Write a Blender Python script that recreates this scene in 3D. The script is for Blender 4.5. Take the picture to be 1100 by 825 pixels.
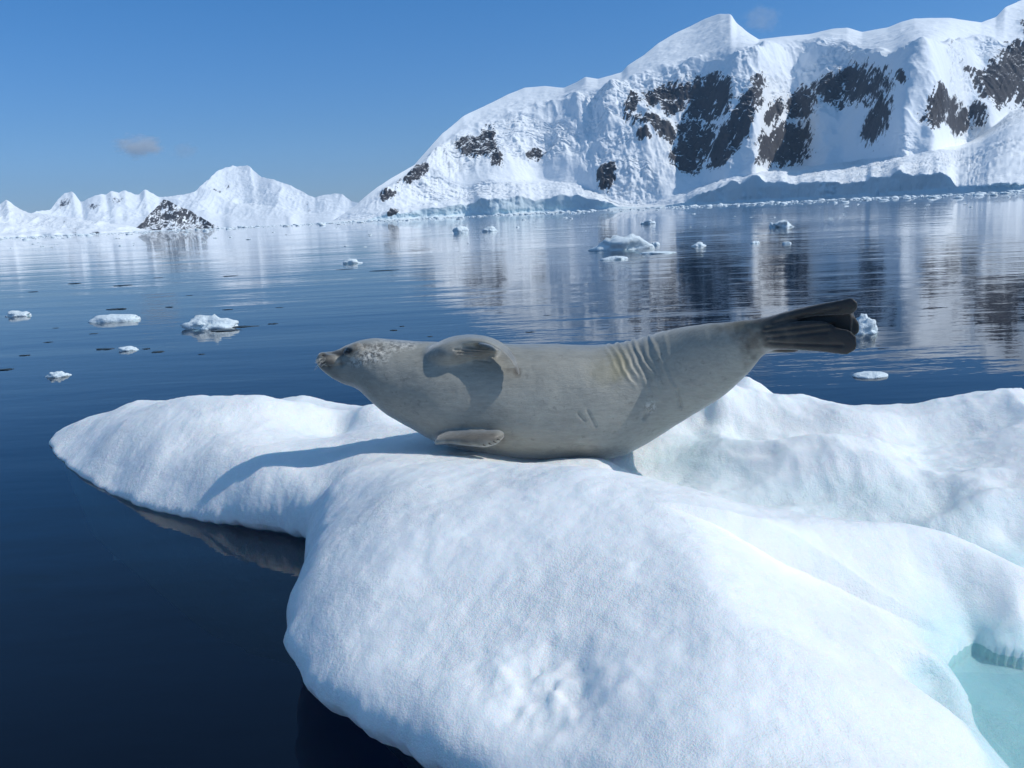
import bpy, math, random
import numpy as np
from mathutils import Vector, Matrix, Euler
for o in list(bpy.data.objects): bpy.data.objects.remove(o)
S = bpy.context.scene
COL = S.collection
R = math.radians
rng = np.random.default_rng(7)
random.seed(7)

# ------------------------------------------------------------------ camera
W0, H0, F = 1100., 825., 950.
CAMZ = 1.4
SLOPE = 0.0466                                   # the horizon climbs to the right
ROLL = math.atan(SLOPE)
PITCH = math.atan((H0/2 - (255.8 - SLOPE*W0/2))*math.cos(ROLL)/F)
cam_d = bpy.data.cameras.new('camera'); cam = bpy.data.objects.new('camera', cam_d); COL.objects.link(cam)
ROT = Matrix.Rotation(math.pi/2 - PITCH, 3, 'X') @ Matrix.Rotation(-ROLL, 3, 'Z')
cam.location = (0, 0, CAMZ); cam.rotation_euler = ROT.to_euler()
cam_d.sensor_width = 36; cam_d.lens = 36*F/W0
cam_d.clip_start = 0.05; cam_d.clip_end = 200000
S.camera = cam

# ------------------------------------------------------------------ light
SUN_AZ, SUN_EL = 102., 46.                        # degrees right of the view, above the horizon
world = bpy.data.worlds.new('World'); S.world = world; world.use_nodes = True
wn = world.node_tree.nodes; wl = world.node_tree.links
bg = wn['Background']; sky = wn.new('ShaderNodeTexSky'); sky.sky_type = 'NISHITA'
sky.sun_disc = False; sky.sun_elevation = R(SUN_EL); sky.sun_rotation = R(SUN_AZ)
sky.altitude = 0; sky.air_density = 1.0; sky.dust_density = 0.3; sky.ozone_density = 3.0
# clear, dry polar air: the physical sky graded deeper low down, with a softer horizon
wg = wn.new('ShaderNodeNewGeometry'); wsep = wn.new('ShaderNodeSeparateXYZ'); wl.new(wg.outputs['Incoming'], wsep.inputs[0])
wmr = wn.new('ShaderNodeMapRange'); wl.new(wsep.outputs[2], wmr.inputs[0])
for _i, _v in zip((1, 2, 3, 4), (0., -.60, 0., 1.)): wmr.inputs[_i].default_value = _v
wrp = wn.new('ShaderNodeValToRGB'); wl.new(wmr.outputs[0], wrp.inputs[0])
wrp.color_ramp.elements[0].color = (.31, .42, .70, 1); wrp.color_ramp.elements[1].color = (.66, .86, .84, 1)  # last stop: unseen overhead sky kept lighter and less blue, as added ambient fill
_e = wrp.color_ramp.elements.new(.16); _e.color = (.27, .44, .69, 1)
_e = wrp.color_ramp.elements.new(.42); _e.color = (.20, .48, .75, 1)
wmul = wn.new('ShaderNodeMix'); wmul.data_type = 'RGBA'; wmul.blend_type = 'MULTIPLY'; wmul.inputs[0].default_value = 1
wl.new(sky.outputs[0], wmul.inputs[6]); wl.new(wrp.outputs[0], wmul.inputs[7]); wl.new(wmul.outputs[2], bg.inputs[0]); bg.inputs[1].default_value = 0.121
sun_d = bpy.data.lights.new('sun', 'SUN'); sun_d.energy = 2.25; sun_d.angle = R(0.55); sun_d.color = (1, .965, .90)
sun = bpy.data.objects.new('sun', sun_d); COL.objects.link(sun)
sd = Vector((math.sin(R(SUN_AZ))*math.cos(R(SUN_EL)), math.cos(R(SUN_AZ))*math.cos(R(SUN_EL)), math.sin(R(SUN_EL))))
sun.rotation_euler = sd.to_track_quat('Z', 'Y').to_euler()
S.view_settings.view_transform = 'Standard'; S.view_settings.look = 'None'
S.view_settings.gamma = 1; S.view_settings.use_curve_mapping = False
S.view_settings.exposure = 0.30
S.render.engine = 'CYCLES'
S.cycles.max_bounces = 8; S.cycles.diffuse_bounces = 6; S.cycles.transparent_max_bounces = 8; S.cycles.volume_bounces = 8

# ------------------------------------------------------------------ helpers
RN = np.array(ROT)
def ray(px, py):
    px = np.asarray(px, float); py = np.asarray(py, float)
    v = np.stack([(px - W0/2)/F, -(py - H0/2)/F, -np.ones_like(px)], -1)
    return v @ RN.T
def onz(px, py, z):                              # pixel -> world point at height z
    d = ray(px, py); t = (np.asarray(z, float) - CAMZ)/d[..., 2]
    return d*t[..., None] + np.array([0, 0, CAMZ])
def ony(px, py, y):                              # pixel -> world point at depth y
    d = ray(px, py); t = np.asarray(y, float)/d[..., 1]
    return d*t[..., None] + np.array([0, 0, CAMZ])
def proj(P):
    v = (P - np.array([0, 0, CAMZ])) @ RN
    return v[..., 0]/-v[..., 2]*F + W0/2, -v[..., 1]/-v[..., 2]*F + H0/2

def _hash(ix, iy, iz, seed):
    h = (ix.astype(np.int64)*374761393 + iy.astype(np.int64)*668265263 + iz.astype(np.int64)*2147483647 + seed*974634777) & 0xffffffff
    h = ((h ^ (h >> 13))*1274126177) & 0xffffffff
    h = ((h ^ (h >> 16))*2246822519) & 0xffffffff
    return ((h ^ (h >> 15)) & 0xffff)/65535.0*2 - 1
def noise(x, y, z=0., seed=0):
    x = np.asarray(x, float); y = np.asarray(y, float); z = np.zeros_like(x) + z
    ix, iy, iz = np.floor(x), np.floor(y), np.floor(z)
    fx, fy, fz = x-ix, y-iy, z-iz
    u, v, w = [t*t*t*(t*(t*6-15)+10) for t in (fx, fy, fz)]
    r = 0
    for a in (0, 1):
        for b in (0, 1):
            for c in (0, 1):
                r = r + _hash(ix+a, iy+b, iz+c, seed)*(u if a else 1-u)*(v if b else 1-v)*(w if c else 1-w)
    return r
def fbm(x, y, z=0., oct=4, seed=0, gain=.5, ridged=False):
    s = 0; a = 1; f = 1; t = 0
    for k in range(oct):
        n = noise(np.asarray(x)*f, np.asarray(y)*f, np.asarray(z)*f, seed+k*17)
        if ridged: n = 1 - 2*np.abs(n)
        s = s + a*n; t += a; a *= gain; f *= 2.03
    return s/t
def sm(a, b, x):
    t = np.clip((x-a)/(b-a), 0, 1); return t*t*(3-2*t)

def mesh_np(name, V, Fc, mat, parent=None, smooth=True, attrs=None):
    me = bpy.data.meshes.new(name)
    V = np.asarray(V, np.float32); Fc = np.asarray(Fc, np.int32)
    n = Fc.shape[1]
    me.vertices.add(len(V)); me.vertices.foreach_set('co', V.ravel())
    me.loops.add(Fc.size); me.loops.foreach_set('vertex_index', Fc.ravel())
    me.polygons.add(len(Fc)); me.polygons.foreach_set('loop_start', np.arange(0, Fc.size, n, dtype=np.int32))
    me.update(calc_edges=True); me.validate()
    if smooth: me.polygons.foreach_set('use_smooth', np.ones(len(me.polygons), bool))
    if attrs:
        for k, a in attrs.items():
            at = me.attributes.new(k, 'FLOAT', 'POINT'); at.data.foreach_set('value', np.asarray(a, np.float32))
    o = bpy.data.objects.new(name, me); COL.objects.link(o)
    if mat: me.materials.append(mat)
    if parent: o.parent = parent
    return o
def grid_faces(nu, nv, wrap=False):              # nu rows, nv columns
    i = np.arange(nu-1)[:, None]; j = np.arange(nv if wrap else nv-1)[None, :]
    j2 = (j+1) % nv
    return np.stack([i*nv+j, i*nv+j2, (i+1)*nv+j2, (i+1)*nv+j], -1).reshape(-1, 4)
def tag(o, label=None, cat=None, group=None, kind=None):
    if label: o['label'] = label
    if cat: o['category'] = cat
    if group: o['group'] = group
    if kind: o['kind'] = kind
    return o

class NM:                                        # tiny node-graph helper
    def __init__(s, name):
        s.m = bpy.data.materials.new(name); s.m.use_nodes = True
        s.n = s.m.node_tree.nodes; s.l = s.m.node_tree.links
        s.p = s.n['Principled BSDF']; s.out = s.n['Material Output']
        s.tc = s.n.new('ShaderNodeTexCoord').outputs['Object']
    def set(s, **k):
        for a, v in k.items():
            i = s.p.inputs[a.replace('_', ' ')]
            if hasattr(v, 'is_output'): s.l.new(v, i)
            elif isinstance(v, (tuple, list)) and len(v) == 3 and i.type == 'RGBA': i.default_value = (*v, 1)
            else: i.default_value = v
    def mapping(s, sc, vec=None, rot=(0, 0, 0)):
        m = s.n.new('ShaderNodeMapping'); s.l.new(vec or s.tc, m.inputs[0]); m.inputs['Scale'].default_value = sc; m.inputs['Rotation'].default_value = rot
        return m.outputs[0]
    def noise(s, sc, det=3, rough=.5, vec=None, dist=0):
        t = s.n.new('ShaderNodeTexNoise'); t.inputs['Scale'].default_value = sc; t.inputs['Detail'].default_value = det
        t.inputs['Roughness'].default_value = rough; t.inputs['Distortion'].default_value = dist
        s.l.new(vec or s.tc, t.inputs['Vector']); return t.outputs['Fac']
    def voro(s, sc, vec=None, feat='F1'):
        t = s.n.new('ShaderNodeTexVoronoi'); t.inputs['Scale'].default_value = sc; t.feature = feat
        s.l.new(vec or s.tc, t.inputs['Vector']); return t.outputs['Distance']
    def attr(s, n):
        t = s.n.new('ShaderNodeAttribute'); t.attribute_name = n; return t.outputs['Fac']
    def math(s, op, a, b=0., c=0., clamp=False):
        t = s.n.new('ShaderNodeMath'); t.operation = op; t.use_clamp = clamp
        for i, v in enumerate((a, b, c)):
            if hasattr(v, 'is_output'): s.l.new(v, t.inputs[i])
            else: t.inputs[i].default_value = v
        return t.outputs[0]
    def rampf(s, f, a, b, lo=0., hi=1.):
        t = s.n.new('ShaderNodeMapRange'); t.interpolation_type = 'SMOOTHSTEP'; s.l.new(f, t.inputs[0])
        for i, v in zip((1, 2, 3, 4), (a, b, lo, hi)): t.inputs[i].default_value = v
        return t.outputs[0]
    def mix(s, f, a, b):
        t = s.n.new('ShaderNodeMix'); t.data_type = 'RGBA'
        if hasattr(f, 'is_output'): s.l.new(f, t.inputs[0])
        else: t.inputs[0].default_value = f
        for i, v in ((6, a), (7, b)):
            if hasattr(v, 'is_output'): s.l.new(v, t.inputs[i])
            else: t.inputs[i].default_value = (*v, 1)
        return t.outputs[2]
    def bump(s, h, dist, strength=1., normal=None):
        t = s.n.new('ShaderNodeBump'); t.inputs['Strength'].default_value = strength; t.inputs['Distance'].default_value = dist
        s.l.new(h, t.inputs['Height'])
        if normal: s.l.new(normal, t.inputs['Normal'])
        return t.outputs[0]

# ------------------------------------------------------------------ materials
def mat_floe():
    m = NM('floe_ice')
    glaze = m.attr('glaze')                      # wetter, bluer ice in hollows and the pool
    n1 = m.noise(1.1, 4, .55); n2 = m.noise(9, 5, .65)
    g = m.math('ADD', glaze, m.math('MULTIPLY', m.math('SUBTRACT', n1, .5), .9), clamp=True)
    g = m.rampf(g, .12, .95)
    col = m.mix(g, (.90, .93, .935), (.70, .86, .87))
    col = m.mix(m.rampf(n2, .45, .8, 0, .35), col, (.84, .90, .92))
    m.set(Base_Color=col, Roughness=m.rampf(g, 0, 1, .52, .20), IOR=1.31)
    m.set(Subsurface_Weight=.45, Subsurface_Radius=(.35, .8, 1.0), Subsurface_Scale=.06)
    m.p.inputs['Specular IOR Level'].default_value = .4
    gr = m.voro(190); gr2 = m.noise(420, 3, .7)
    n3 = m.noise(26, 6, .72, dist=.4)
    lump = m.noise(6, 4, .55)
    gm = m.rampf(m.noise(2.2, 4, .6), .35, .65, .25, 1.)
    b = m.bump(lump, .030, .45)
    b = m.bump(m.math('MULTIPLY', n3, gm), .013, .6, b)
    b = m.bump(m.math('MULTIPLY', gr, gm), .0028, .5, b)
    b = m.bump(m.math('MULTIPLY', gr2, gm), .0022, .6, b)
    b = m.bump(m.math('MULTIPLY', m.noise(62, 4, .7), m.rampf(m.noise(1.4, 4, .6), .45, .62, 0., 1.)), .010, .6, b)
    m.l.new(b, m.p.inputs['Normal'])
    return m.m
def mat_snowrock():
    m = NM('snow_and_rock')
    rk = m.attr('rock'); ice = m.attr('ice')
    n = m.noise(.012, 6, .7); nf = m.noise(.05, 5, .65)
    nv_ = m.noise(.11, 4, .7, m.mapping((1, 1, .35)))
    mask = m.math('ADD', rk, m.math('MULTIPLY', m.math('SUBTRACT', n, .5), .7))
    mask = m.math('ADD', mask, m.math('MULTIPLY', m.math('SUBTRACT', nf, .5), .8))
    mask = m.math('ADD', mask, m.math('MULTIPLY', m.math('MULTIPLY', m.math('SUBTRACT', nv_, .5), .9), m.math('GREATER_THAN', rk, .05)))
    mask = m.rampf(mask, .46, .54)
    gn = m.n.new('ShaderNodeNewGeometry'); sx = m.n.new('ShaderNodeSeparateXYZ'); m.l.new(gn.outputs['Normal'], sx.inputs[0])
    ledge = m.math('ADD', sx.outputs[2], m.math('MULTIPLY', m.math('SUBTRACT', nf, .5), .5))
    mask = m.math('MULTIPLY', mask, m.rampf(ledge, .86, .94, 1., 0.))
    snow = m.mix(ice, (.87, .91, .95), (.62, .80, .88))
    rock = m.mix(m.noise(.03, 5, .6), (.030, .031, .040), (.088, .084, .088))
    m.set(Base_Color=m.mix(mask, snow, rock), Roughness=.8)
    m.p.inputs['Specular IOR Level'].default_value = .25
    rg = m.math('ADD', m.math('MULTIPLY', m.attr('rough'), .9), .12)
    b = m.bump(m.math('MULTIPLY', m.noise(.008, 7, .58), rg), 22, .8)
    b = m.bump(m.math('MULTIPLY', m.noise(.05, 5, .6), rg), 5, .7, b)
    m.l.new(b, m.p.inputs['Normal'])
    return m.m
def mat_chunk():
    m = NM('brash_ice')
    n = m.noise(2.5, 4, .6)
    m.set(Base_Color=m.mix(n, (.86, .91, .94), (.66, .80, .86)), Roughness=.5)
    m.l.new(m.bump(m.noise(9, 5, .7), .05, .8), m.p.inputs['Normal'])
    return m.m
def mat_clear():
    m = NM('clear_ice')
    m.set(Base_Color=m.mix(m.noise(5, 3), (.012, .020, .032), (.06, .085, .10)), Roughness=.35)
    m.l.new(m.bump(m.noise(14, 4), .03, .8), m.p.inputs['Normal'])
    return m.m
def mat_water():
    m = NM('sea_water'); m.n.remove(m.p)
    geo = m.n.new('ShaderNodeNewGeometry').outputs['Position']
    # long lazy undulations, wind ripples in patches, and fine wavelets
    a = m.noise(.9, 3, .5, m.mapping((.35, 1.25, 1), geo, (0, 0, R(8))))
    c = m.noise(4.2, 3, .55, m.mapping((.5, 1.3, 1), geo, (0, 0, R(-10))))
    e = m.noise(.16, 3, .5, m.mapping((.4, 1.2, 1), geo, (0, 0, R(5))))
    patch = m.rampf(m.noise(.055, 3, .5, m.mapping((.35, 1, 1), geo)), .42, .62, .35, 1.)
    b = m.bump(e, .05, .8)
    b2 = m.bump(m.math('MULTIPLY', a, patch), .021, 1, b)
    b3 = m.bump(m.math('MULTIPLY', c, patch), .0045, 1, b2)
    gl = m.n.new('ShaderNodeBsdfGlossy'); gl.inputs['Roughness'].default_value = .015; m.l.new(b3, gl.inputs['Normal'])
    gl.inputs['Color'].default_value = (1, 1, 1, 1)
    tr = m.n.new('ShaderNodeBsdfTransparent'); tr.inputs['Color'].default_value = (.68, .82, .86, 1)
    fr = m.n.new('ShaderNodeFresnel'); fr.inputs['IOR'].default_value = 1.333; m.l.new(b3, fr.inputs['Normal'])
    mx = m.n.new('ShaderNodeMixShader'); m.l.new(fr.outputs[0], mx.inputs[0]); m.l.new(tr.outputs[0], mx.inputs[1]); m.l.new(gl.outputs[0], mx.inputs[2])
    m.l.new(mx.outputs[0], m.out.inputs['Surface'])
    return m.m
def mat_deep():
    m = NM('deep_water'); m.set(Base_Color=(.0006, .0036, .018), Roughness=1.)
    m.p.inputs['Specular IOR Level'].default_value = 0
    return m.m
def mat_seal():
    m = NM('seal_fur')
    dark = m.attr('dark'); brown = m.attr('brown'); olive = m.attr('olive'); pale = m.attr('pale')
    base = m.mix(m.noise(3.5, 4, .6), (.235, .232, .205), (.37, .355, .305))
    st = m.noise(16, 5, .7, m.mapping((.4, 1, 1)))
    base = m.mix(m.rampf(st, .4, .7, 0, .45), base, (.19, .19, .17))
    base = m.mix(m.rampf(m.noise(1, 5, .7, m.mapping((18, 80, 80))), .35, .7, 0, .4), base, (.40, .395, .35))
    v = m.noise(34, 4, .6)
    base = m.mix(m.rampf(v, .60, .72, 0, .35), base, (.09, .085, .075))          # small flecks
    mott = m.rampf(m.noise(48, 5, .75, dist=.6), .40, .60)
    base = m.mix(pale, base, m.mix(mott, (.13, .125, .11), (.66, .63, .56)))
    base = m.mix(olive, base, (.25, .22, .12))
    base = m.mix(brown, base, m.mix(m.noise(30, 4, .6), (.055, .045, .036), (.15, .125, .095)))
    base = m.mix(dark, base, m.mix(m.noise(25, 4, .6), (.006, .006, .0065), (.024, .021, .020)))
    m.set(Base_Color=base, Roughness=m.rampf(m.noise(7, 4, .6), .35, .65, .32, .55))
    m.p.inputs['Coat Weight'].default_value = .12; m.p.inputs['Coat Roughness'].default_value = .35
    m.p.inputs['Specular IOR Level'].default_value = .45
    m.p.inputs['Sheen Weight'].default_value = .55; m.p.inputs['Sheen Roughness'].default_value = .35
    fur = m.noise(1, 4, .7, m.mapping((60, 260, 260))); fur2 = m.noise(1, 4, .65, m.mapping((14, 60, 60)))
    b = m.bump(m.noise(14, 4, .6), .008, .4)
    b = m.bump(fur2, .004, .5, b)
    b = m.bump(fur, .0024, .9, b)
    m.l.new(b, m.p.inputs['Normal'])
    return m.m
def plain(name, c, rough=.5, spec=.5, coat=0):
    m = NM(name); m.set(Base_Color=m.mix(m.noise(30, 3), tuple(x*.8 for x in c), c), Roughness=rough)
    m.p.inputs['Specular IOR Level'].default_value = spec; m.p.inputs['Coat Weight'].default_value = coat
    return m.m
M_floe, M_sr, M_chunk, M_clear, M_water, M_deep, M_seal = mat_floe(), mat_snowrock(), mat_chunk(), mat_clear(), mat_water(), mat_deep(), mat_seal()
M_eye = plain('wet_eye', (.006, .005, .005), .08, .6, 1)
M_nose = plain('nose_skin', (.03, .026, .025), .4)
M_whisk = plain('whisker_hair', (.55, .52, .45), .5)
M_claw = plain('claw_horn', (.03, .026, .022), .4)

# ------------------------------------------------------------------ sea
def sheet(name, z, mat, rmax=20000., n=180, rings=90):
    r = np.concatenate([[0.0], np.geomspace(.4, rmax, rings-1)])
    a = np.linspace(0, 2*np.pi, n, endpoint=False)
    V = np.stack([r[:, None]*np.cos(a), r[:, None]*np.sin(a), np.full((rings, n), z)], -1).reshape(-1, 3)
    # collapse the centre ring into a tiny circle
    V[:n, 0] = .05*np.cos(a); V[:n, 1] = .05*np.sin(a)
    o = mesh_np(name, V, grid_faces(rings, n, True)[:, ::-1], mat); return tag(o, kind='structure')
sheet('water', 0., M_water)
sheet('deep_water', -4., M_deep)

# ------------------------------------------------------------------ mountains
HZ = lambda x: 255.8 - SLOPE*x
def curve(pts):
    p = np.array(pts, float); d = ray(p[:, 0], p[:, 1])
    return np.arctan2(d[:, 0], d[:, 1]), d[:, 2]/np.hypot(d[:, 0], d[:, 1])
def azof(x):
    d = ray(x, HZ(np.asarray(x, float))); return np.arctan2(d[..., 0], d[..., 1])
def terrain(name, az, nodes, rows, relief, rock, icef=None, seed=0, crag=None):
    """az: columns; nodes: list of (r, h) arrays over columns; rows: samples per span.  A real relief standing at its real distance."""
    Rr, Hh = [], []
    for k in range(len(nodes)-1):
        t = np.linspace(0, 1, rows[k], endpoint=(k == len(nodes)-2))[:, None]
        Rr.append(nodes[k][0]*(1-t)+nodes[k+1][0]*t); Hh.append(nodes[k][1]*(1-t)+nodes[k+1][1]*t)
    r = np.concatenate(Rr); h = np.concatenate(Hh)
    # ease the corners
    for _ in range(6):
        h[1:-1] = (h[:-2] + 2*h[1:-1] + h[2:])/4 if False else h[1:-1]
    X = r*np.sin(az); Y = r*np.cos(az)
    e = h/r
    px, py = proj(np.stack([X, Y, h], -1))
    rk = rock(px, py) if rock else np.zeros_like(h)
    h2 = h + relief(X, Y, h, px, py, rk)
    if crag:
        pm = sm(-.1, .3, fbm(X/300, Y/300, h/300, oct=2, seed=29))
        w_ = np.clip(h/12, 0, 1)*(1-.93*sm(0, 60, h-h4))*np.maximum(pm, np.clip(1-h/60, .12, 1))
        dr_ = crag[0]*w_*(fbm(X/42, Y/42, h/26, oct=4, seed=seed+90, gain=.6, ridged=True)*.8 + fbm(X/140, Y/140, h/90, oct=2, seed=seed+91))
        X = X + dr_*np.sin(az); Y = Y + dr_*np.cos(az)
    h2 = np.maximum(h2, -3)
    V = np.stack([X, Y, h2], -1).reshape(-1, 3)
    rg = w_ if crag else np.full_like(h, .6)
    ic = icef(px, py, h) if icef else np.zeros_like(h)
    o = mesh_np(name, V, grid_faces(r.shape[0], r.shape[1])[:, ::-1], M_sr, attrs={'rock': rk.ravel(), 'ice': ic.ravel(), 'rough': rg.ravel()})
    return tag(o, kind='structure')
def smooth1(a, k):
    w = np.hanning(2*k+3); w /= w.sum(); return np.convolve(np.pad(a, k+1, 'edge'), w, 'valid')
def nexts(r0, h0, e1, slope, k=25):
    s = np.maximum(slope, e1*1.35 + .02)
    r1 = (s*r0 - h0)/(s - e1)
    r1 = smooth1(np.maximum(r1, r0 + 25), k)
    r1 = np.maximum(r1, r0 + 20)
    return r1, r1*e1

def blobs(lst):
    def f(px, py):
        out = np.zeros_like(px)
        wob = fbm(px/7, py/7, oct=4, seed=5)
        for cx, cy, rx, ry, ang, st in lst:
            c, s = math.cos(R(ang)), math.sin(R(ang))
            u = ((px-cx)*c + (py-cy)*s)/rx; v = (-(px-cx)*s + (py-cy)*c)/ry
            d = np.sqrt(u*u+v*v) + wob*.30
            out = np.maximum(out, st*np.clip(1.55 - d*.95, 0, 1.))
        st_ = fbm((px*.87+py*.5)/2.6, (px*.5-py*.87)/13, oct=3, seed=6, gain=.6)
        fine = fbm(px/2.2, py/1.6, oct=2, seed=12)
        st2 = fbm((px*.87+py*.5)/1.5, (px*.5-py*.87)/6, oct=2, seed=16)
        return out*(1+.52*st_+.34*st2)
    return f
main_rock = blobs([(507,160,15,13,20,.9),(525,155,9,18,0,.9),(535,178,8,7,0,.9),(576,173,9,6,0,.8),(652,194,9,12,0,1),(445,194,17,6,-25,.85),
 (416,212,11,5,-10,.85),(421,229,6,3,-20,.9),(720,103,27,15,0,.95),(678,118,7,18,15,.7),(704,141,25,10,25,.9),(692,158,8,6,0,.8),(737,172,13,18,-50,.9),
 (760,106,26,24,0,.9),(748,152,22,28,0,.9),(797,130,12,42,28,.85),(776,158,12,22,20,.85),(832,122,8,17,15,.8),(815,90,10,12,30,.6),(843,157,28,20,-25,1),(861,112,15,17,0,.85),(890,97,17,15,0,.85),
 (923,93,32,22,0,.78),(941,137,13,22,25,.95),(948,108,12,20,0,.62),(966,97,8,7,0,.7),(1012,124,20,16,-15,.9),(1028,134,14,12,0,.8),(1074,92,27,20,-20,1),(1050,128,10,9,0,.8),
 (1044,84,10,5,0,.7),(1077,49,9,4,0,.8),(1094,76,16,18,0,.95),(1130,100,40,22,0,1),(1200,90,50,30,0,.9),(1300,110,60,40,0,.9),(1108,30,12,7,20,.8)])
sky_pts = [(330,247),(352,240),(365,232),(380,222),(392,211),(406,200),(420,191),(445,177),(460,160),(475,143),(498,124),(521,113),(545,101),(563,94),(585,92),(606,94),(619,88),(629,82),(642,84),(668,77),(674,70),(691,59),
 (707,46),(724,36),(740,28.5),(757,20),(773,14.5),(785,14.7),(791,24),(803,34),(815,42),(840,39),(871,36),(893,31),(910,29),(926,33.5),(940,31),(953,29),(968,23),(982,19.6),(1000,19),(1021,19),(1040,22),(1054,24),(1070,18),
 (1080,7),(1093,1.6),(1110,-6),(1150,-30),(1230,-55),(1330,-30),(1480,10),(1650,80)]
top_pts = [(330,248),(365,238),(380,232),(420,210),(450,192),(475,168),(500,142),(530,130),(560,122),(600,112),(625,105),(660,98),(690,84),(720,73),(745,66),(790,60),(830,52),(870,50),(905,52),(935,58),(962,65),(995,52),(1025,56),(1050,48),(1080,62),(1100,52),(1200,20),(1330,30),(1480,50),(1650,110)]
foot_pts = [(330,249),(365,240),(400,231),(430,222),(480,212),(520,201),(576,191),(622,197),(650,212),(670,219),(700,219),(740,204),(773,194),(838,181),(877,178),(969,168),(1018,160),(1054,145),(1085,120),(1100,115),(1200,110),(1330,120),(1480,120),(1650,150)]
lip_pts = [(330,250),(365,241),(400,234.5),(428,228),(470,222),(537,215),(576,212),(622,210),(650,216),(662,222),(700,222),(735,218),(750,206),(805,193),(848,196),(923,194),(962,187),(1018,189),(1028,200),(1060,198),(1100,197),(1200,190),(1480,175),(1650,170)]
xs = np.linspace(345, 1600, 1500)
az = azof(xs)
def ev(pts):
    a, e = curve(pts); return np.interp(az, a, e)
eS, eT, eF, eL = ev(sky_pts), ev(top_pts), ev(foot_pts), ev(lip_pts)
eT = smooth1(eT, 12); eF = smooth1(eF, 10); eS = smooth1(eS, 2)
eL = np.maximum(eL, .0012)
eL = smooth1(eL*(1+.16*noise(xs/14, xs*0, seed=3)+.07*noise(xs/5, xs*0, seed=4)), 3); eF = np.maximum(eF, eL*1.12); eT = np.maximum(eT, eF*1.15); eS = np.maximum(eS, eT*1.06)
shore_r = lambda x: np.interp(x, [330, 560, 640, 700, 1060, 1130, 1650], [4300, 4250, 4200, 4100, 1750, 1700, 1650])
R0 = smooth1(shore_r(xs), 20) + np.interp(xs, [600, 800, 1000, 1060], [110, 90, 70, 20])*fbm(xs/60, xs*0, oct=3, seed=9, gain=.4)
R0 = R0 + 48*fbm(xs/17, xs*0, oct=2, seed=19)*sm(735, 760, xs)*sm(1050, 1015, xs)
z0 = np.zeros_like(R0)
n0 = (R0-30, z0-2); n1 = (R0, z0)
n2 = (R0+8+6*noise(xs/6, xs*0, seed=8), (R0+8)*eL)
r3, h3 = nexts(n2[0], n2[1], eF, np.interp(xs, [345, 480, 620, 700, 760, 1600], [.5, .30, .27, .20, .082, .082]))
r4, h4 = nexts(r3, h3, eT, np.interp(xs, [345, 420, 520, 600, 640, 1060, 1100, 1600], [.85, .7, .60, .80, .88, .9, .8, .8]), 45)
r5, h5 = nexts(r4, h4, eS, np.interp(xs, [345, 500, 600, 700, 900, 1600], [.6, .42, .40, .42, .36, .4]), 45)
r5 = smooth1(np.maximum(r5, np.interp(xs, [345, 640, 760, 1650], [0, 4700, 5000, 4700])), 60); h5 = r5*eS
n6 = (r5+700, h5-160); n7 = (r5+2600, z0-3)
def main_relief(X, Y, h, px, py, rk):
    a = np.clip(h/90, 0, 1)
    steep = sm(0, 1, np.clip((h-np.broadcast_to(h3, h.shape))/120, 0, 1))*(1-sm(0, 1, np.clip((h-np.broadcast_to(h4, h.shape))/80, 0, 1)))
    g = 60*fbm((X+.35*Y)/420, (Y-.3*X)/900, oct=4, seed=20, gain=.5, ridged=True)*steep
    g += 26*fbm(X/170, Y/330, oct=4, seed=21, gain=.5, ridged=True)*steep
    pm = sm(-.15, .35, fbm(X/350, Y/350, oct=2, seed=28))
    g += 16*pm*fbm(X/70, Y/160, oct=4, seed=22, gain=.6, ridged=True)*steep
    g += 14*fbm(X/300, Y/300, oct=4, seed=23)*a
    g += 5*fbm(X/45, Y/45, oct=4, seed=24, gain=.6)*np.clip(h/30, 0, 1)
    low = np.clip(h/20, 0, 1)*(1-np.clip((h-120)/60, 0, 1))
    g += 5*fbm(X/28, Y/28, oct=3, seed=25, ridged=True)*low
    g += rk*(17*fbm((X+.5*Y)/45, (Y-.4*X)/120, oct=5, seed=26, gain=.62, ridged=True)+2)
    sk = np.exp(-((h-np.broadcast_to(h5, h.shape))/40)**2)          # keep the skyline crisp and true
    return g*(1-.75*sk)*a**.5
def main_ice(px, py, h): return (h < 60)*np.clip(1-np.abs(h-25)/35, 0, 1)*.8*(np.abs(np.gradient(h, axis=0)) > 0)
terrain('mountain', az, [n0, n1, n2, (r3, h3), (r4, h4), (r5, h5), n6, n7], [3, 14, 70, 230, 120, 14, 6], main_relief, main_rock, lambda px, py, h: .6*sm(0, 8, h)*(1-sm(n2[1]*.9, n2[1]*1.05+1, h)), crag=(20., 1.))

def range_(name, pts, x0, x1, n, R0_, depth, rock, slope, seed, amp, shore=8., tail=800.):
    global az, xs
    xs = np.linspace(x0, x1, n); az = azof(xs)
    e = np.maximum(ev(pts), .0008); e = smooth1(e, 2)
    r0 = R0_*(1+.02*fbm(xs/30, xs*0, oct=3, seed=seed))
    h1 = np.minimum(shore, r0*e*.4)
    r1 = r0 + 20
    e2 = e*.38; r2, h2_ = nexts(r1, h1, np.maximum(e2, h1/r1*1.05), slope*.45)
    rS, hS = nexts(r2, h2_, np.maximum(e, h2_/r2*1.05), slope)
    def rel(X, Y, h, px, py, rk):
        k = amp
        g = k*fbm(X/(k*7), Y/(k*9), oct=6, seed=seed+3, gain=.58, ridged=True) + k*.5*fbm(X/(k*18), Y/(k*18), oct=3, seed=seed+5)
        sk = np.exp(-((h-hS)/(k*1.6))**2)
        return g*np.clip(h/(k*2), 0, 1)*(1-.35*sk)
    return terrain(name, az, [(r0-20, r0*0-2), (r0, r0*0), (r1, h1), (r2, h2_), (rS, hS), (rS+depth, r0*0-3)], [3, 5, 50, 130, 24], rel, rock, None, seed)
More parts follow.
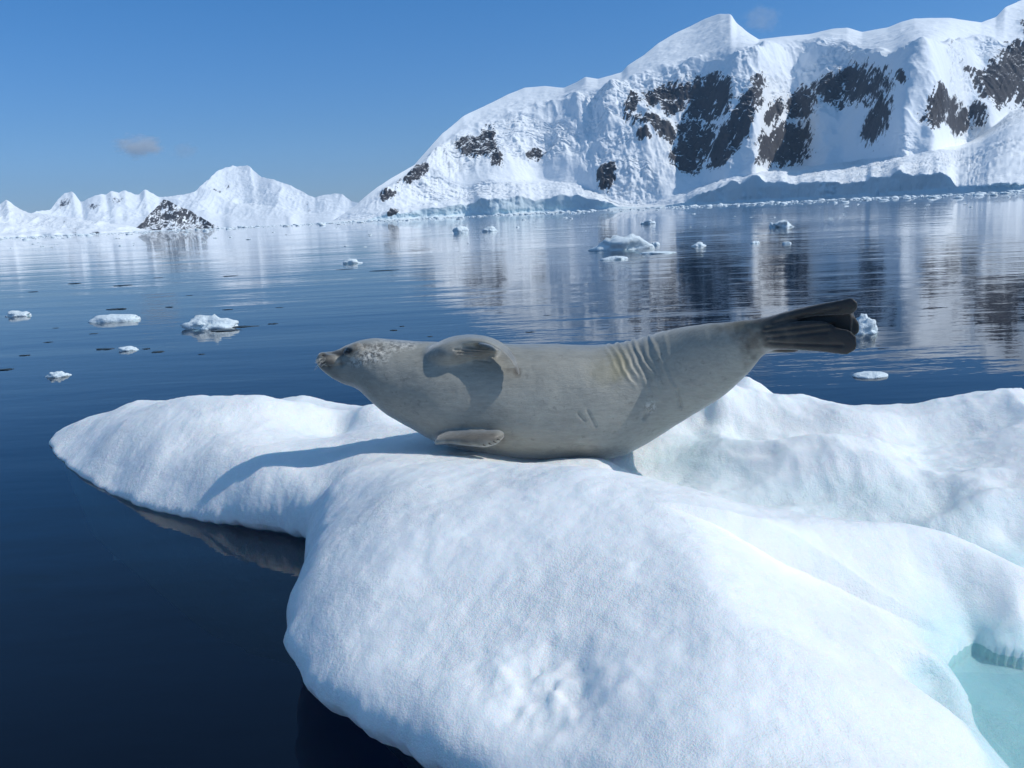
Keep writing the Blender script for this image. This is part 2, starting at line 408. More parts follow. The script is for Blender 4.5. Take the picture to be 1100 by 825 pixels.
far_pts = [(-400,215),(-300,200),(-200,225),(-100,215),(-40,228),(20,232),(47,229),(54,226),(62,216),(69,209),(78,208),(82,213),(87,220),(94,216),(109,211),(114,213),(120,207),(128,209),(134,205.5),(140,209),(145,211),(150,212),(156,207),(164,209),(171,213),(182,211),(207,207),(212,207),(218,202),(227,195),(236,187),(246,182),(254,180),(262,180),(269,182),(272,186),(276,189),(291,194.5),(302,199),(313,202),(325,208),(338,213),(350,210),(360,210),(371,216),(378,219),(400,225),(450,228)]
range_('distant_range', far_pts, -380, 440, 1000, 12500., 3000, blobs([(70,222,8,6,0,.55),(126,219,9,4,0,.5),(245,203,10,4,-20,.45),(232,212,8,3,0,.4),(330,225,9,5,0,.35),(100,222,8,3,0,.5)]), .62, 40, 130.)
left_pts = [(-500,150),(-300,170),(-150,190),(-60,215),(-20,224),(0,220),(7,214.5),(14,220),(24,226),(33,229),(51,231.6),(73,234),(90,236.5),(109,238),(128,241),(145,244),(153,246.5),(166,248),(178,247.6)]
range_('snow_coast', left_pts, -480, 178, 800, 3800., 900, blobs([(22,224,7,2.5,35,.75),(79,248,6,2.5,0,.7),(101,250,5,2.5,0,.8),(70,240,3,2,0,.4)]), .30, 60, 14.)
hill_pts = [(140,249.2),(150,243),(156,236),(160,231),(165,225.5),(171,220),(176,215),(182,216),(190,221),(197,224),(204,226),(211,231),(218,234.5),(226,240),(236,244.3),(240,245)]
range_('rocky_hill', hill_pts, 142, 240, 420, 5200., 500, lambda px, py: .66+.75*fbm(px/2.6+py/5, py/4, oct=4, seed=77, gain=.65)+0*px, .75, 80, 14.)

# ------------------------------------------------------------------ the ice floe
CP = [ # pixel x, y, height
 # left lobe
 (60,478,.04),(95,447,.16),(120,440,.20),(150,431,.24),(190,430,.27),(240,427,.33),(285,431,.33),(330,432,.31),(385,441,.29),(415,452,.29),
 (80,495,.06),(100,490,.12),(115,522,.03),(150,500,.17),(200,480,.25),(160,535,.07),(205,547,.07),(215,520,.17),(265,555,.13),(265,520,.25),(250,470,.31),(255,450,.33),
 (300,460,.13),(340,460,.11),(305,478,.26),(370,464,.17),(330,500,.27),(290,500,.29),(320,560,.21),(330,535,.29),(350,486,.29),(348,515,.28),(310,510,.32),
 # ridge between lobe and seal
 (400,455,.27),(430,465,.32),(400,480,.33),(380,490,.34),(455,478,.33),(500,478,.32),(540,482,.31),(440,492,.37),(560,495,.28),(520,494,.33),(600,492,.27),(650,492,.27),(690,482,.25),
 # foreground block, its rear crest
 (368,506,.36),(385,506,.38),(400,510,.40),(440,520,.48),(500,524,.48),(560,512,.51),(620,504,.54),(680,516,.52),(740,534,.49),(780,547,.46),(840,561,.42),(900,573,.37),(970,578,.30),(1000,580,.27),(1030,590,.24),(1060,604,.20),(1100,618,.17),(1200,640,.14),
 # its top and flanks
 (420,570,.44),(370,560,.36),(345,600,.34),(330,640,.29),(318,690,.25),(360,640,.34),(400,640,.37),(370,700,.29),(400,700,.31),(400,745,.28),(450,690,.33),(480,640,.39),(450,760,.29),(480,790,.28),
 (520,580,.47),(560,640,.41),(620,560,.51),(700,600,.48),(600,700,.36),(560,770,.29),(600,822,.27),(660,690,.39),(700,660,.43),(700,760,.36),(720,822,.33),(800,650,.45),(800,730,.40),(820,810,.36),(880,640,.42),(900,720,.36),(920,800,.30),
 (925,640,.37),(950,720,.29),(990,790,.20),(1040,835,.14),(990,740,.20),(1200,900,-.2),
 # recess and pool on the right
 (945,612,.33),(1000,600,.27),(970,650,.26),(975,690,.17),(1020,640,.20),(1015,700,.05),(1050,675,.08),(1075,640,.17),(1100,660,.12),(1100,700,.02),(1140,680,.12),
 (1050,730,-.11),(1080,760,-.12),(1095,800,-.16),(1060,760,-.05),(1130,760,-.18),(1130,820,-.2),(1200,740,-.2),(1200,820,-.3),
 # hollow and mounds to the right, back
 (700,492,.22),(740,505,.20),(790,520,.17),(850,545,.15),(930,555,.12),(1010,560,.11),(1080,580,.09),(660,500,.22),(1150,590,.09),
 (720,470,.28),(760,460,.28),(770,480,.28),(800,470,.25),(850,490,.29),(830,455,.30),(880,470,.25),(900,500,.27),(850,515,.21),(940,520,.21),(960,490,.26),(1000,510,.19),(1040,520,.23),(1080,530,.20),(1000,470,.23),(950,460,.28),(900,450,.32),
 (1040,470,.24),(1090,470,.29),(1060,450,.31),(1000,448,.30),(1060,500,.22),(1010,540,.15),(1060,555,.16),(940,540,.16),(1140,520,.24),(1200,540,.2),(1150,460,.29),
 (790,412,.43),(802,402,.47),(815,409,.43),(828,420,.39),(860,420,.40),(880,428,.38),(900,433,.35),(950,433,.33),(980,433,.33),(1030,432,.35),(1060,432,.36),(1100,440,.35),(1160,440,.34),(770,430,.42),(740,450,.32),
]
cp = np.array(CP); cw = onz(cp[:, 0], cp[:, 1], cp[:, 2])
ctrl = np.concatenate([cw, np.array([[-.6,5.0,.22],[0,5.0,.24],[.6,5.0,.30],[1.0,4.8,.34],[-1.5,6.2,.2],[-.2,1.0,.25],[.8,1.0,.36],[0.3,.7,.3],[-1.1,5.75,.14],[-1.8,6.15,.13],[-2.4,6.45,.08],[-.5,5.6,.14],[.9,5.3,.15],[1.5,5.0,.16],[2.2,4.95,.15],[2.8,4.8,.15]])])
# outline at the waterline
oi = np.array([(50,479,0),(62,493,0),(78,506,0),(112,528,0),(150,546,0),(200,558,0),(262,571,0),(300,575,0),(331,580,.01),(321,625,.10),(309,665,.15),(305,700,.17),(322,735,.18),(350,757,.18),(400,788,.18),(450,813,.19),(520,850,.2),(620,905,.2)], float)
ow = onz(oi[:, 0], oi[:, 1], oi[:, 2])[:, :2]
far = np.array([(.3,1.15),(.6,.7),(1.6,.6),(3.0,.9),(3.9,2.0),(4.2,3.4),(3.6,4.7),(2.6,4.95),(1.9,5.0),(1.3,5.3),(.6,5.6),(-.2,5.75),(-1.0,6.1),(-1.7,6.6),(-2.4,6.8),(-2.9,6.75)])
lf = onz(np.array([90., 60.]), np.array([450., 464.]), np.array([0., 0.]))[:, :2]
poly = np.concatenate([ow, far, lf])
# densify + wobble the outline
def densify(P, step=.03):
    out = []
    for a, b in zip(P, np.roll(P, -1, 0)):
        n = max(2, int(np.linalg.norm(b-a)/step)); t = np.linspace(0, 1, n, endpoint=False)[:, None]; out.append(a*(1-t)+b*t)
    return np.concatenate(out)
pd = densify(poly)
k = 9; w = np.hanning(2*k+1); w /= w.sum()
pd = np.stack([np.convolve(np.concatenate([pd[-k:, i], pd[:, i], pd[:k, i]]), w, 'valid') for i in (0, 1)], 1)
def inside_dist(X, Y):
    d = np.full(X.shape, 1e9); inside = np.zeros(X.shape, bool)
    P = pd[::2]; Q = np.roll(P, -1, 0)
    for a, b in zip(P, Q):
        ab = b-a; t = np.clip(((X-a[0])*ab[0]+(Y-a[1])*ab[1])/(ab@ab+1e-12), 0, 1)
        d = np.minimum(d, (X-a[0]-t*ab[0])**2+(Y-a[1]-t*ab[1])**2)
        c = ((a[1] > Y) != (b[1] > Y)) & (X < (b[0]-a[0])*(Y-a[1])/(b[1]-a[1]+1e-15)+a[0])
        inside ^= c
    return np.sqrt(d)*np.where(inside, 1, -1)
# coarse evaluations on a grid, refined bilinearly
gx = np.linspace(-3.9, 4.5, 560); gy = np.linspace(.35, 7.2, 460)
GX, GY = np.meshgrid(gx, gy)
def tps(c, X, Y, lam=.0015):
    n = len(c); D = np.hypot(c[:, None, 0]-c[None, :, 0], c[:, None, 1]-c[None, :, 1])
    K = np.where(D > 0, D*D*np.log(D+1e-9), 0) + lam*np.eye(n)
    Pm = np.c_[np.ones(n), c[:, :2]]; A = np.block([[K, Pm], [Pm.T, np.zeros((3, 3))]])
    wv = np.linalg.solve(A, np.r_[c[:, 2], 0, 0, 0]); out = wv[n]+wv[n+1]*X+wv[n+2]*Y
    for i in range(n):
        d2 = (X-c[i, 0])**2+(Y-c[i, 1])**2; out = out + wv[i]*.5*d2*np.log(d2+1e-12)
    return out
HG = tps(ctrl, GX, GY); DG = inside_dist(GX, GY)
def rounded(P, k=5):
    P = densify(P, .02); w = np.hanning(2*k+1); w /= w.sum()
    return np.stack([np.convolve(np.concatenate([P[-k:, i], P[:, i], P[:k, i]]), w, 'valid') for i in (0, 1)], 1)
pool = np.array([(1012,716),(1030,702),(1050,688),(1064,702),(1100,708),(1200,716),(1330,760),(1330,960),(1120,850),(1095,822),(1075,795),(1055,768),(1034,742)], float)
pd = rounded(onz(pool[:, 0], pool[:, 1], pool[:, 0]*0)[:, :2]); PG = inside_dist(GX, GY)
rec = np.array([(937,622),(960,610),(1000,602),(1055,606),(1090,640),(1085,680),(1050,690),(1015,715),(975,708),(950,680),(939,650)], float)
pd = rounded(onz(rec[:, 0], rec[:, 1], np.interp(rec[:, 1], [600, 715], [.52, .05]))[:, :2], 3); RG = inside_dist(GX, GY)
def bil(A, X, Y):
    u = np.clip((X-gx[0])/(gx[1]-gx[0]), 0, len(gx)-1.001); v = np.clip((Y-gy[0])/(gy[1]-gy[0]), 0, len(gy)-1.001)
    i = v.astype(int); j = u.astype(int); fu = u-j; fv = v-i
    return A[i, j]*(1-fu)*(1-fv)+A[i, j+1]*fu*(1-fv)+A[i+1, j]*(1-fu)*fv+A[i+1, j+1]*fu*fv
tpx = np.array([(690,502),(740,518),(790,537),(840,548),(900,558),(970,565),(1040,582),(1100,606),(1180,628)], float)
tw = densify(onz(tpx[:, 0], tpx[:, 1], np.interp(tpx[:, 0], [650, 800, 1000, 1180], [.3, .24, .15, .1]))[:, :2], .05)[:-30]
TG = np.full(GX.shape, 9.)
for a in tw: TG = np.minimum(TG, np.hypot(GX-a[0], GY-a[1]))
def floe_h(X, Y, detail=True):
    H = bil(HG, X, Y); d = bil(DG, X, Y) + .018*fbm(X*7, Y*7, oct=3, seed=31)
    H = np.clip(H, -.55, .75)
    # the front block has a tall blunt side, the left lobe a low thin edge
    blk = sm(-1.7, -.9, X)*sm(3.9, 3.2, Y)
    wd = .30 - .17*blk
    dq = bil(PG, X, Y) + .010*fbm(X*6, Y*6, oct=2, seed=41); dr = bil(RG, X, Y) + .012*fbm(X*8, Y*8, oct=2, seed=42)
    t = np.clip(d/wd, 0, 1); prof = (1-(1-t)**2.3)**(1/2.0); lip = .17*sm(3.15, 2.75, Y)*sm(.05, .25, -dq)
    cap = -dq*np.where(Y < 2.55+.0*X, .62, .85) + .02
    fl = -.03-.16*dq
    q = np.clip(.5+.5*(cap-H)/.05, 0, 1); Hc = cap*(1-q)+H*q-.05*q*(1-q)          # smooth minimum
    H = np.where(dq > -.9, Hc, H)
    H = np.where(dq > 0, fl, np.where(dq > -.12, np.maximum(H, -.02), H))
    H = H - .075*sm(-.005, .045, dr)*sm(.0, .10, H)
    tr_ = bil(TG, X, Y); H = H - .085*np.exp(-(tr_/.10)**2)*sm(-.2, .3, dq*-1)
    land = H > 0
    lip = lip*(1-sm(.02, .30, d)); z = np.where(land, lip+(np.maximum(H, lip+.035)-lip)*prof, H*np.clip(t*3, 0, 1)) if True else H
    z = np.where((H < .035) & ((d > .25) | (dq > -.15)), H, z)
    if detail:
        m = np.clip(d/.12, 0, 1)*sm(-.12, .05, H)
        z = z + m*(.020*fbm(X*1.7, Y*1.7, oct=2, seed=32) + .012*fbm(X*4.5, Y*4.5, oct=3, seed=33))
        back = sm(3.0, 3.3, Y)*sm(.5, 1.0, X)                      # scalloped melt surface behind the block
        wx = X+.25*fbm(X*1.2, Y*1.2, oct=2, seed=43); wy = Y+.25*fbm(X*1.2, Y*1.2, oct=2, seed=44)
        sc = 1.2*fbm(wx*1.5, wy*2.1, oct=3, seed=34, ridged=True, gain=.42)
        z = z + m*back*(.048*sc+.007*fbm(wx*6, wy*7, oct=2, seed=45, ridged=True))
        # rough crumbly patch on the face of the block
        pxx, pyy = proj(np.stack([X, Y, z], -1))
        pa = np.exp(-(((pxx-590)/70)**2+((pyy-735)/55)**2)); pb = np.exp(-(((pxx-300)/45)**2+((pyy-545)/16)**2))
        z = z + (pa+pb*.8)*.034*fbm(X*16, Y*16, oct=4, seed=35, gain=.6)*m
        z = z + m*.0035*fbm(X*28, Y*28, oct=3, seed=36, gain=.6)
    return z, d
nx, ny = 700, 0
# grid that is finer near the camera: rows in geometric steps of distance
ys = [.45]
while ys[-1] < 7.0: ys.append(ys[-1]+.0055+.0026*ys[-1])
ys = np.array(ys)
xx = np.linspace(-3.7, 4.4, 820)
X, Y = np.meshgrid(xx, ys)
Z, D = floe_h(X, Y)
LIM = -.004
keep = D > LIM
pxx, pyy = proj(np.stack([X, Y, Z], -1))
hol = HG - np.pad(HG, 12, 'edge')[12:-12, 12:-12]
glz = sm(.30, .20, Z)*sm(.3, .6, X)*sm(2.7, 3.1, Y)*.42 + sm(.12, -.02, Z)*(D > .2)*1.6 + np.exp(-(((pxx-325)/50)**2+((pyy-468)/18)**2))*.35 + .5*np.exp(-(((pxx-760)/60)**2+((pyy-470)/28)**2)) + .45*np.exp(-(((pxx-1010)/55)**2+((pyy-655)/45)**2))
vid = -np.ones(X.shape, int)
fk = keep[:-1, :-1] & keep[1:, :-1] & keep[:-1, 1:] & keep[1:, 1:]
i, j = np.nonzero(fk); nC = X.shape[1]
Fq = np.stack([i*nC+j, i*nC+j+1, (i+1)*nC+j+1, (i+1)*nC+j], -1)
used = np.unique(Fq); remap = -np.ones(X.size, int); remap[used] = np.arange(len(used))
V = np.stack([X, Y, Z], -1).reshape(-1, 3)[used]; Fq = remap[Fq]
gl = glz.ravel()[used]
# boundary edges -> skirt going down and inwards, then a flat bottom
E = np.concatenate([Fq[:, [0, 1]], Fq[:, [1, 2]], Fq[:, [2, 3]], Fq[:, [3, 0]]])
key = np.sort(E, 1); ky = key[:, 0].astype(np.int64)*len(V)+key[:, 1]
u_, idx, cnt = np.unique(ky, return_index=True, return_counts=True)
be = E[idx[cnt == 1]]
cen = np.array([.6, 3.2])
bv = np.unique(be); m1 = {int(v): len(V)+n for n, v in enumerate(bv)}
def gradD(P):
    e_ = .02; gx_ = bil(DG, P[:, 0]+e_, P[:, 1])-bil(DG, P[:, 0]-e_, P[:, 1]); gy_ = bil(DG, P[:, 0], P[:, 1]+e_)-bil(DG, P[:, 0], P[:, 1]-e_)
    g_ = np.stack([gx_, gy_], 1); return g_/(np.linalg.norm(g_, axis=1)[:, None]+1e-9)
# smooth the stair-stepped rim along its own loop
nb = {}
for a, b in be: nb.setdefault(int(a), []).append(int(b)); nb.setdefault(int(b), []).append(int(a))
ia = np.array([m1[nb[int(v)][0]]-len(V) for v in bv]); ib = np.array([m1[nb[int(v)][-1]]-len(V) for v in bv])
rim = V[bv].copy()
for _ in range(10): rim = .5*rim + .25*(rim[ia]+rim[ib])
V[bv] = rim
G = gradD(rim)
for _ in range(30): G = .4*G + .3*(G[ia]+G[ib])
G /= np.linalg.norm(G, axis=1)[:, None]+1e-9
zb = np.maximum(rim[:, 2], 0.)
rows_ = [(.008, lambda z: z-.02), (.03+0*zb, lambda z: z-.035-.1*zb), (.5*zb+.03, lambda z: z*.55-.04), (1.1*zb+.04, lambda z: z*.25-.05), (1.7*zb+.05, lambda z: -.08+0*z), (2.0*zb+.06, lambda z: -.22+0*z), (2.0*zb+.16, lambda z: -.6+0*z), (2.*zb+.45, lambda z: -1.0+0*z)]
Vr = [V]; nbv = len(bv); sks = []
prev = bv.copy()
inv = {int(v): n for n, v in enumerate(bv)}
e0 = np.array([inv[int(a)] for a, b in be]); e1 = np.array([inv[int(b)] for a, b in be])
off = len(V)
for k_, (inn, zf) in enumerate(rows_):
    R_ = rim.copy(); R_[:, :2] += G*(np.zeros(nbv)+inn)[:, None]; R_[:, 2] = zf(zb)
    nzz = .012*fbm(R_[:, 0]*6, R_[:, 1]*6, R_[:, 2]*6, oct=3, seed=70)
    R_[:, :2] += G*(nzz*min(k_, 3)*.7)[:, None]
    if k_ > 2:
        for _ in range(6*k_): R_[:, :2] = .4*R_[:, :2] + .3*(R_[ia, :2]+R_[ib, :2])
    cur = np.arange(nbv)+off; Vr.append(R_); off += nbv
    sks.append(np.stack([prev[e1], prev[e0], cur[e0], cur[e1]], 1)); prev = cur
V2 = np.concatenate(Vr)
me_f = np.concatenate([Fq]+sks)
floe = mesh_np('ice_floe', V2, me_f, M_floe, attrs={'glaze': np.r_[gl, np.full(len(V2)-len(gl), .2)]})
tag(floe, 'large sculpted white ice floe filling the foreground with the seal lying on it', 'ice floe')

# ------------------------------------------------------------------ the seal
SY = 4.12                                        # how far out its spine lies
ST = [ # top x,y   bottom x,y   depth/height ratio   squareness
 (339.6,385.5,340.2,389.5,.9),(341.2,382.3,342.5,393.5,.9),(345,379.6,346.5,397.6,.88),(351,378.4,352.5,402.5,.84),(358,377.6,361,408.3,.80),(365,374.8,370,412.4,.80),(372.5,370.8,379,415.2,.82),
 (380,367.8,386,418.7,.84),(389,365.2,394,425.5,.86),(401,363.8,403,433.5,.88),(416,365,415,443,.9),(432,366.4,428,450.5,.92),(448,367.4,443,458.5,.94),(470,368,465,471,.96),(500,369,496,480,.98),(530,369.5,529,485.5,1.),(562,370,564,489,1.),
 (600,371,604,491.5,1.),(635,372.2,640,491.5,1.),(660,371,671,485,.98),(688,365.3,704,467.5,.95),(715,357.5,733,450,.90),(742,350.8,763,433,.85),(768,347.4,787,415,.80),(788,345.8,804,399,.76),(804,342.8,816,385.5,.72),(818,339.5,827,377.5,.66),(834,337.5,838,375,.55),(848,341,849,370,.42)]
st = np.array(ST)
def resample(A, n, k=3):
    t = np.r_[0, np.cumsum(np.hypot(*np.diff((A[:, :2]+A[:, 2:4])/2, axis=0).T))]; tt = np.linspace(0, 1, n)**1.15*t[-1]
    out = np.empty((n, A.shape[1]))
    # Catmull-Rom through the stations
    i = np.clip(np.searchsorted(t, tt, 'right')-1, 0, len(t)-2)
    for c in range(A.shape[1]):
        m = np.gradient(A[:, c], t); h = t[i+1]-t[i]; u = (tt-t[i])/h
        out[:, c] = (2*u**3-3*u**2+1)*A[i, c]+(u**3-2*u**2+u)*h*m[i]+(-2*u**3+3*u**2)*A[i+1, c]+(u**3-u**2)*h*m[i+1]
    return out
def depth_of(x):                                 # the body bows slightly, head and tail a touch nearer
    return SY - .05*np.clip((520-x)/180, 0, 1)**2 - .64*np.maximum(np.sqrt(((x-690)/200)**2+.004)+(x-690)/200, 0)/2
def loft(T, B, W, ns=56, sq=2.0):
    """closed tube between top and bottom curves (3D), half depth W"""
    C_ = (T+B)/2; A = (T-B)/2; a = np.linspace(0, 2*np.pi, ns, endpoint=False)
    ax = np.array([0, 1., 0]); c, s_ = np.cos(a), np.sin(a)
    cc = np.sign(c)*np.abs(c)**(2/sq); ss = np.sign(s_)*np.abs(s_)**(2/sq)
    V = C_[:, None]+A[:, None]*cc[None, :, None]+ax*W[:, None, None]*ss[None, :, None]
    n = len(T); Vv = np.concatenate([V.reshape(-1, 3), C_[:1], C_[-1:]])
    Fq = grid_faces(n, ns, True)
    j = np.arange(ns); j2 = (j+1) % ns
    t1 = np.stack([np.full(ns, n*ns), j2, j], -1); t2 = np.stack([np.full(ns, n*ns+1), (n-1)*ns+j, (n-1)*ns+j2], -1)
    tri = np.concatenate([t1, t2])
    return Vv, [list(map(int, f)) for f in Fq]+[list(map(int, f)) for f in tri]
parts = []
rs = resample(st, 150)
dp = depth_of((rs[:, 0]+rs[:, 2])/2)
T3, B3 = ony(rs[:, 0], rs[:, 1], dp), ony(rs[:, 2], rs[:, 3], dp)
parts.append(loft(T3, B3, np.linalg.norm(T3-B3, axis=1)/2*rs[:, 4], 72, 2.12))
def pathloft(top, bot, yc, wd, n=40, ns=32, sq=2.):
    A = np.c_[np.array(top, float), np.array(bot, float), np.array(yc, float), np.array(wd, float)]
    t = np.linspace(0, 1, len(A)); tt = np.linspace(0, 1, n); A = resample(A, n)
    # depth axis gets its own centre
    T = ony(A[:, 0], A[:, 1], A[:, 4]); B = ony(A[:, 2], A[:, 3], A[:, 4])
    return loft(T, B, A[:, 5], ns, sq)
# raised fore flipper: springs off the upper flank, arches over and hangs towards the tail
def blade(outer, inner, th, n=60, ns=28):
    """outer (far) and inner (near) edge: lists of (x, y, depth); th: half thickness"""
    def rs3(P):
        P = np.array(P, float); t = np.r_[0, np.cumsum(np.hypot(*np.diff(P[:, :2], axis=0).T))]; tt = np.linspace(0, t[-1], n)
        Q = np.stack([np.interp(tt, t, P[:, k]) for k in range(3)], 1)
        for _ in range(12): Q[1:-1] = (Q[:-2]+2*Q[1:-1]+Q[2:])/4
        return ony(Q[:, 0], Q[:, 1], Q[:, 2])
    O, I = rs3(outer), rs3(inner); thv = np.interp(np.linspace(0, 1, n), np.linspace(0, 1, len(th)), th)
    Cc = (O+I)/2; A = (O-I)/2; Tn = np.gradient(Cc, axis=0); Nn = np.cross(Tn, A); Nn /= np.linalg.norm(Nn, axis=1)[:, None]
    a = np.linspace(0, 2*np.pi, ns, endpoint=False); c, s_ = np.cos(a), np.sin(a)
    ss = s_*(.75+.45*np.abs(c)*(c < 0))          # thicker leading (near) edge
    V = Cc[:, None]+A[:, None]*c[None, :, None]+Nn[:, None]*thv[:, None, None]*ss[None, :, None]
    Vv = np.concatenate([V.reshape(-1, 3), Cc[:1], Cc[-1:]]); Fq = grid_faces(n, ns, True); j = np.arange(ns); j2 = (j+1) % ns
    tri = np.concatenate([np.stack([np.full(ns, n*ns), j2, j], -1), np.stack([np.full(ns, n*ns+1), (n-1)*ns+j, (n-1)*ns+j2], -1)])
    return Vv, [list(map(int, f)) for f in Fq]+[list(map(int, f)) for f in tri]
parts.append(blade([(458,381,4.06),(468,372,4.06),(482,363.5,4.05),(500,359.5,4.03),(518,359.5,4.01),(534,364,3.99),(546,372,3.96),(555,383,3.92),(558.5,394,3.88),(559,402,3.85)],
                   [(464,388,3.95),(477,378.5,3.88),(492,371.5,3.90),(506,367,3.885),(520,367.5,3.87),(532,372.5,3.85),(542,380.5,3.83),(550,391,3.81),(555,400,3.79),(557.5,404.5,3.81)],
                   [.045,.034,.026,.022,.018,.015,.013,.011,.008]))
# web of skin from the flipper down into the armpit
parts.append(pathloft([(462,372),(478,366),(500,366),(522,369),(538,374)],[(466,392),(480,391),(500,387),(520,384),(534,381)],[4.00,3.97,3.97,3.98,4.0],[.05,.085,.08,.06,.03]))
# lower fore flipper resting on the ice
parts.append(pathloft([(468,468),(480,465.2),(495,464),(512,463),(527,462.6),(537,462.8),(541.5,465)],[(466,476),(480,474.5),(495,476),(510,478.2),(524,478.5),(535,474.5),(541,469)],[3.93,3.88,3.84,3.81,3.80,3.80,3.80],[.09,.085,.08,.075,.07,.05,.02],sq=2.2))
# hind flippers: long digits pressed together, seen side on
D = [ # root top, root bottom, tip top, tip bottom, depth root/tip, half depth
 ((800,345),(806,362),(878,327),(881,339),(905,321.5),(907,338),(915.5,320),(917.5,336),(920.5,323.5),(921.5,331),3.98,3.95,.030),
 ((802,348),(808,366),(874,331),(877,347),(900,331),(902,346),(912,330),(913,344.5),(917.5,334),(917.5,342),4.02,4.00,.028),
 ((806,352),(812,370),(880,337),(882,357),(904,335),(905,361),(917,338),(917,362),(923.5,347),(923.5,357),4.01,3.99,.030),
 ((808,358),(816,377),(868,350),(869,377),(900,352),(899,380),(913,355),(911,381),(920.5,362),(920,375.5),3.96,3.92,.032),
 ((804,350),(812,372),(858,345),(861,364),(880,345),(882,358),(892,347),(892,355),(896,349.5),(896,352),3.955,3.91,.024),
 ((812,362),(818,380),(836,368),(838,380),(848,372),(848,379),(854,374),(854,378),(858,375.5),(858,377),4.05,4.06,.03)]
for d in D:
    tp = [d[0], d[2], d[4], d[6], d[8]]; bt = [d[1], d[3], d[5], d[7], d[9]]
    parts.append(pathloft(tp, bt, [depth_of((tp[q][0]+bt[q][0])/2)+(d[10]-4.0)*(1-q/4)+(d[11]-3.95)*q/4 for q in range(5)], [d[12]*1.5, d[12]*.95, d[12]*.62, d[12]*.45, d[12]*.2], sq=2.3))
# the webs between the toes
parts.append(pathloft([(812,352),(850,338),(885,328),(908,326),(915,329)],[(816,370),(850,371),(885,373),(908,373),(913,366)],[depth_of(q)+.015 for q in (812,850,885,908,915)],[.03,.016,.010,.008,.005]))
# brow, muzzle pad and chin swellings
def ball(px, py, y, rx, rz, ry, rot=0):
    c = ony(px, py, y); n = 20; m = 28
    th = np.linspace(0.001, np.pi-.001, n)[:, None]; ph = np.linspace(0, 2*np.pi, m, endpoint=False)[None]
    x = rx*np.sin(th)*np.cos(ph); y_ = ry*np.sin(th)*np.sin(ph); z = rz*np.cos(th)*np.ones_like(ph)
    ca, sa = math.cos(rot), math.sin(rot)
    V = np.stack([c[0]+x*ca-z*sa, c[1]+y_, c[2]+x*sa+z*ca], -1).reshape(-1, 3)
    F_ = [list(map(int, f)) for f in grid_faces(n, m, True)[:, ::-1]]+[list(range(m)), list(range(n*m-1, n*m-m-1, -1))]
    return V, F_
parts.append(ball(354, 387.5, 4.035, .060, .030, .035, R(-4)))
parts.append(ball(347, 384.0, 4.05, .026, .024, .035))
parts.append(ball(379, 375.0, 4.005, .050, .024, .035, R(25)))
import bmesh
bm = bmesh.new()
for V_, F_ in parts:
    vs = [bm.verts.new(v) for v in V_]
    for f in F_:
        try: bm.faces.new([vs[i_] for i_ in f])
        except ValueError: pass
bmesh.ops.recalc_face_normals(bm, faces=bm.faces)
me = bpy.data.meshes.new('crabeater_seal'); bm.to_mesh(me); bm.free()
tmp = bpy.data.objects.new('tmp', me); COL.objects.link(tmp)
rm = tmp.modifiers.new('r', 'REMESH'); rm.mode = 'VOXEL'; rm.voxel_size = .0055
smo = tmp.modifiers.new('s', 'SMOOTH'); smo.factor = .5; smo.iterations = 5
dg = bpy.context.evaluated_depsgraph_get(); ev_o = tmp.evaluated_get(dg); me2 = bpy.data.meshes.new_from_object(ev_o)
bpy.data.objects.remove(tmp)
nv = len(me2.vertices); Vs = np.empty(nv*3); me2.vertices.foreach_get('co', Vs); Vs = Vs.reshape(-1, 3)
Nn = np.empty(nv*3); me2.vertices.foreach_get('normal', Nn); Nn = Nn.reshape(-1, 3)
px, py = proj(Vs)
ne = len(me2.edges); ed = np.empty(ne*2, np.int32); me2.edges.foreach_get('vertices', ed); ed = ed.reshape(-1, 2)
deg = np.bincount(ed.ravel(), minlength=nv)[:, None]
wsm = np.maximum.reduce([np.exp(-(((px-474)/16)**2+((py-384)/16)**2)), np.exp(-(((px-505)/34)**2+((py-392)/9)**2)), np.exp(-(((px-474)/12)**2+((py-472)/8)**2)), np.exp(-(((px-822)/17)**2+((py-358)/26)**4))*.9])
wsm = np.clip(wsm*1.4, 0, 1)[:, None]*(.9)
for _ in range(60):
    acc = np.zeros_like(Vs)
    for c_ in range(3): acc[:, c_] = np.bincount(ed[:, 0], Vs[ed[:, 1], c_], nv)+np.bincount(ed[:, 1], Vs[ed[:, 0], c_], nv)
    Vs = Vs*(1-wsm)+acc/deg*wsm
me2.vertices.foreach_set('co', Vs.astype(np.float32).ravel()); me2.update()
me2.vertices.foreach_get('normal', Nn_ := np.empty(nv*3)); Nn = Nn_.reshape(-1, 3)
def segd(x0, y0, x1, y1):
    dx, dy = x1-x0, y1-y0; t = ((px-x0)*dx+(py-y0)*dy)/(dx*dx+dy*dy)
    tc = np.clip(t, 0, 1); d = ((px-x0)*dy-(py-y0)*dx)/math.hypot(dx, dy)
    dd = np.hypot(px-x0-tc*dx, py-y0-tc*dy); return d, dd, t
front = sm(.15, -.25, Nn[:, 1])
disp = np.zeros(nv)
# skin folds where the hind body bends upwards
for x0, y0, x1, y1, a_, w_ in [(648,367,668,402,.0022,1.7),(654,366,684,418,.0048,1.9),(661,365,688,409,.0056,1.6),(671,362,700,424,.0046,2.4),(677,361,705,411,.0060,1.7),(690,357,713,425,.0036,2.6),(697,355,733,434,.0042,1.9),(709,353,722,388,.0018,2.2),(666,364,679,392,.0030,1.3)]:
    d, dd, t = segd(x0, y0, x1, y1)
    d = d + 3.4*noise(px/24+x0*.02, py/20, seed=51) + .8*noise(px/6, py/6, seed=50)
    disp += a_*np.exp(-(d/w_)**2)*sm(-.12, .1, t)*sm(1.12, .75, t)
    disp -= a_*.40*np.exp(-((d-3.6)/1.7)**2)*sm(-.12, .1, t)*sm(1.1, .7, t)
